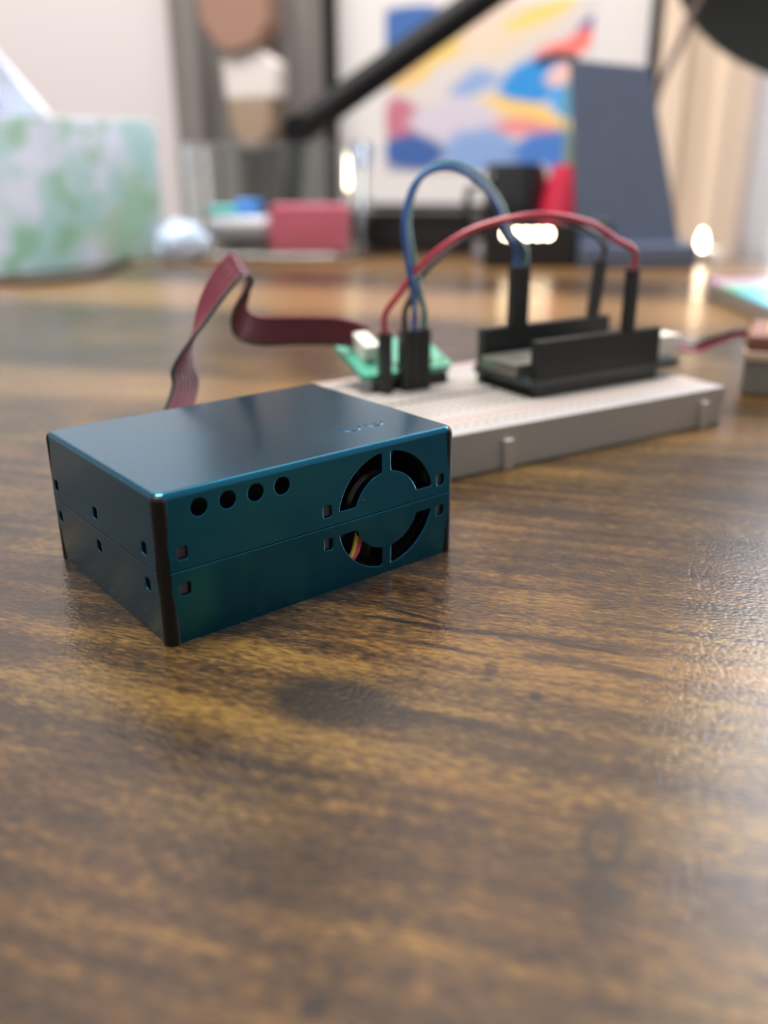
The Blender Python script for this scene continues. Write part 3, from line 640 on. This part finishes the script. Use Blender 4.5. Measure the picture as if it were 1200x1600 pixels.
bm = BM(); a = D(905, 420, YS-12); b_ = D(1089, 420, YS-12); box2(bm, (a.x, YS-14, 0), (b_.x, YS+42, 13.5), 2.0, 2); mesh_obj('base', bm, slate, st_o, world=True)
bm = BM(); tube(bm, spline([D(900, 92, YS+14), D(872, 88, YS+24), D(842, 98, YS+34)], 6), 2.4, 10); mesh_obj('top_hook', bm, satin, st_o, world=True)

# ------------------------------------------------------------------ framed picture on the wall
def print_material():
    M = bpy.data.materials.new('colourful_art_print'); M.use_nodes = True; n = N(M); b = M.node_tree.nodes['Principled BSDF']
    P = n.coord(); wn = n.new('ShaderNodeTexNoise'); n.put(wn.inputs['Vector'], P); wn.inputs['Scale'].default_value = 16
    Q = n.vmath('ADD', P, n.vmath('MULTIPLY', n.vmath('SUBTRACT', wn.outputs['Color'], (.5, .5, .5)), (.03, .03, .03)))
    c = lin(222, 214, 212)
    # u, v in 0..1 of the print (v up), half sizes, tilt
    blobs = [(.85, .72, .16, .06, .4, (246, 150, 140)), (.5, .85, .45, .14, .3, (232, 214, 190)), (.12, .88, .2, .13, .15, (70, 110, 176)), (.34, .80, .2, .05, .5, (120, 170, 226)), (.28, .70, .3, .045, .52, (240, 206, 120)),
             (.1, .62, .12, .05, .5, (236, 196, 140)), (.97, .82, .12, .035, .5, (58, 88, 170)), (.92, .74, .13, .06, .4, (250, 128, 118)), (.62, .9, .3, .06, .4, (240, 214, 196)), (.75, .92, .2, .03, .35, (240, 214, 120)),
             (.74, .53, .2, .12, .3, (56, 150, 226)), (.95, .46, .14, .1, .35, (64, 168, 240)), (.45, .52, .14, .05, .4, (150, 176, 222)), (.9, .58, .12, .06, .4, (240, 200, 196)), (.76, .35, .3, .035, -.28, (248, 208, 130)), (.68, .29, .22, .04, -.1, (236, 150, 150)),
             (.08, .33, .13, .12, 0, (200, 120, 140)), (.35, .33, .25, .09, 0, (214, 206, 222)), (.14, .12, .22, .11, 0, (66, 102, 170)), (.5, .13, .2, .13, 0, (140, 170, 222)), (.85, .12, .22, .11, 0, (78, 128, 206))]
    for u, v, ru, rv, ang, rgb in blobs:
        rel = n.vmath('SUBTRACT', Q, ((u-.5)*PRW*S, 0, (v-.5)*PRH*S))
        rn = n.new('ShaderNodeVectorRotate', rotation_type='Y_AXIS'); n.put(rn.inputs['Vector'], rel); rn.inputs['Angle'].default_value = ang
        q = n.vmath('LENGTH', n.vmath('MULTIPLY', rn.outputs[0], (1/(ru*PRW*S), 0, 1/(rv*PRW*S))))
        c = n.mix(n.smooth(q, .7, 1.1, 1, 0), c, lin(*rgb))
    n.put(b.inputs['Base Color'], c); b.inputs['Roughness'].default_value = .35; return M
# wall point under the pixel
def on_wall(px, py, b=WALL_B):
    d = ray(px, py); o_ = Vector((0, 0, CAM_H)); t = (DESK_C + d2*b - o_).dot(d2)/d.dot(d2); return o_ + d*t
pl_, pr_ = on_wall(519, 336), on_wall(1011, 336); al = (pl_-DESK_C).dot(d1); ar = (pr_-DESK_C).dot(d1)
zb = (on_wall(600, 338).z + on_wall(900, 338).z)/2
PFW = ar-al; PFH = PFW*.86; fbw = 13.0
pf = thing('framed_picture', 'black framed colourful abstract print with a wide white mat', 'picture', desk((al+ar)/2, WALL_B-1, zb), DESK_A)
for nm, lo, hi in (('frame_side', (-PFW/2, -16, 0), (-PFW/2+fbw, 0, PFH)), ('frame_side', (PFW/2-fbw, -16, 0), (PFW/2, 0, PFH)), ('frame_rail', (-PFW/2+fbw, -16, 0), (PFW/2-fbw, 0, fbw)), ('frame_rail', (-PFW/2+fbw, -16, PFH-fbw), (PFW/2-fbw, 0, PFH))):
    bm = BM(); box2(bm, lo, hi, .8, 1); mesh_obj(nm, bm, satin, pf)
bm = BM(); box2(bm, (-PFW/2+fbw, -6, fbw), (PFW/2-fbw, -2, PFH-fbw)); mesh_obj('mat_board', bm, mat('white_mat_board', (226, 222, 222), .8), pf)
x0 = (on_wall(606, 200)-desk((al+ar)/2, WALL_B)).dot(d1); x1 = (on_wall(916, 200)-desk((al+ar)/2, WALL_B)).dot(d1)
z0 = on_wall(620, 266).z - zb; z1 = on_wall(620, 12).z - zb; PRW, PRH = x1-x0, z1-z0
bm = BM(); box2(bm, (-PRW/2, -.4, -PRH/2), (PRW/2, .4, PRH/2)); pr_o = mesh_obj('print', bm, print_material(), pf, smooth=False); pr_o.location = Vector(((x0+x1)/2, -6.5, (z0+z1)/2))*S

# ------------------------------------------------------------------ hanging bag in front of the grey curtain
def on_b(px, py, b): return on_wall(px, py, b)
BB_ = WALL_B-95
bgp = on_b(388, 236, BB_)
hb = thing('hanging_bag', 'tan and white bag hanging in front of the dark grey curtain', 'bag', bgp, DESK_A)
kx = (on_b(450, 100, BB_)-on_b(350, 100, BB_)).length/100; kz = abs(on_b(400, 0, BB_).z-on_b(400, 100, BB_).z)/100
def slab(name, pts, th, M, y=0.0):
    bm = BM(); prism(bm, [((x-388)*kx, (236-yy)*kz) for x, yy in pts], Matrix(((1, 0, 0, 0), (0, 0, th, y), (0, 1, 0, 0), (0, 0, 0, 1))))
    bmesh.ops.bevel(bm, geom=list(bm.edges), offset=3, segments=3, affect='EDGES', profile=.5); return mesh_obj(name, bm, M, hb)
slab('flap', [(322, -90), (432, -90), (432, 30), (415, 62), (372, 76), (350, 62), (326, 22)], 34, mat('tan_rose_fabric', (158, 122, 106), .8, var=.1, vscale=20), -6)
slab('white_panel', [(352, 78), (378, 66), (410, 64), (440, 92), (438, 148), (356, 150)], 26, mat('white_fabric', (224, 216, 212), .85))
slab('pouch', [(358, 146), (428, 146), (424, 206), (402, 236), (378, 232), (362, 200)], 30, mat('khaki_fabric', (160, 138, 118), .85, var=.1, vscale=20))

# ------------------------------------------------------------------ desk lamp with a long black arm
YL = 678
lamp_m = mat('lamp_black', (12, 14, 17), .6, spec=.25)
j0 = D(466, 204, YL); j1 = D(800, -34, YL+10); base = Vector((D(446, 300, YL).x, YL, 0))
lp = thing('desk_lamp', 'black long-armed desk lamp reaching across above the desk', 'lamp', base, 0)
bm = BM(); cyl(bm, base + Vector((0, 0, .2)), base + Vector((0, 0, 8)), 19, 17, 40); mesh_obj('lamp_foot', bm, lamp_m, lp, world=True)
bm = BM(); tube(bm, [base + Vector((0, 0, 1)), (base+j0)/2, j0], 7, 16); mesh_obj('post', bm, lamp_m, lp, world=True)
bm = BM(); cyl(bm, j0-Vector((0, 12, 0)), j0+Vector((0, 12, 0)), 10, n=24); mesh_obj('joint', bm, lamp_m, lp, world=True)
bm = BM(); tube(bm, [j0, (j0+j1)/2, j1], 10, 16); mesh_obj('arm', bm, lamp_m, lp, world=True)
bm = BM(); cyl(bm, j1-Vector((0, 12, 0)), j1+Vector((0, 12, 0)), 10, n=24); mesh_obj('joint', bm, lamp_m, lp, world=True)
hc = D(1296, -104, 640)
bm = BM(); tube(bm, [j1, (j1+hc)/2+Vector((0, 0, 30)), hc+Vector((0, 0, 40))], 6.5, 14); mesh_obj('arm', bm, lamp_m, lp, world=True)
bm = BM(); lathe(bm, [(10, 46), (24, 44), (56, 20), (72, -18), (78, -46), (75.5, -46), (70, -18), (54, 17), (22, 40), (10, 42)], n=48); bm.transform(Matrix.Translation(hc) @ Matrix.Rotation(.5, 4, 'Y') @ Matrix.Rotation(-.35, 4, 'X'))
mesh_obj('shade', bm, mat('shade_dark_grey', (96, 106, 108), .5), lp, world=True)
bm = BM(); tube(bm, spline([hc+Vector((-30, 0, 30)), D(1096, -4, 640), D(1062, 70, 640), D(1028, 142, 640), D(1010, 230, 650), D(1000, 330, 655), D(1000, 395, 655)], 8), 2.6, 8); mesh_obj('cord', bm, mat('grey_brown_cord', (120, 104, 98), .6), lp, world=True)

# ------------------------------------------------------------------ added glowing stand-ins for highlights along the back of the desk
glow_m = mat('lit_led', (255, 240, 214), .3, emit=((255, 228, 192), 22))  # emission imitates reflected highlights on shiny things
lb = thing('led_light_bar', 'small black light bar with a row of warm glowing lights', 'light bar', Vector((D(822, 380, 548).x, 548, 0)), 0)  # added bar; its glowing dots imitate a row of blurred highlights
bm = BM(); box2(bm, (-24, 0, 0), (30, 16, 25.5), 2, 2); mesh_obj('bar_body', bm, satin, lb)
bm = BM(); ball(bm, (0, 0, 0), 2.3, 2, (1, .6, 1)); lens = mesh_obj('led', bm, glow_m, lb); lens.location = Vector((-11.5, 0, 19.5))*S
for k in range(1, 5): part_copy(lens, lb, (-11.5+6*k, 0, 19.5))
tl_ = thing('tea_light', 'glowing tea light candle beside the foot of the slate stand', 'candle', Vector((D(1096, 385, 585).x, 585, 0)), 0)  # added object; its glow imitates a highlight, no candle stands here
bm = BM(); lathe(bm, [(.1, 0), (11, 0), (11.5, 1), (11.5, 7), (10.8, 7.4), (.1, 6.8)], n=32); mesh_obj('wax_cup', bm, mat('white_wax', (226, 220, 212), .4), tl_)
bm = BM(); lathe(bm, [(.1, 6.8), (2.0, 7.6), (2.9, 10), (2.2, 14), (.9, 17.5), (.1, 19)], n=16); mesh_obj('flame_bulb', bm, glow_m, tl_)['label'] = 'glowing flame shaped bulb'
cn_p = D(547, 300, 655)
cn = thing('slim_candle', 'slim glowing candle light behind the corner of the glass dish', 'candle', Vector((cn_p.x, 655, 0)), 0)  # added for the highlight on the dish corner, not a real candle
bm = BM(); lathe(bm, [(.1, 0), (9, 0), (9, 2), (3.6, 4), (3.2, 42), (.1, 42)], n=24); mesh_obj('candle_stick', bm, mat('pale_wax', (214, 212, 208), .4), cn)
bm = BM(); lathe(bm, [(.1, 42), (1.6, 43), (2.3, 46), (1.9, 54), (1.2, 62), (.1, 66)], n=16); mesh_obj('flame_bulb', bm, glow_m, cn)['label'] = 'glowing flame shaped bulb'
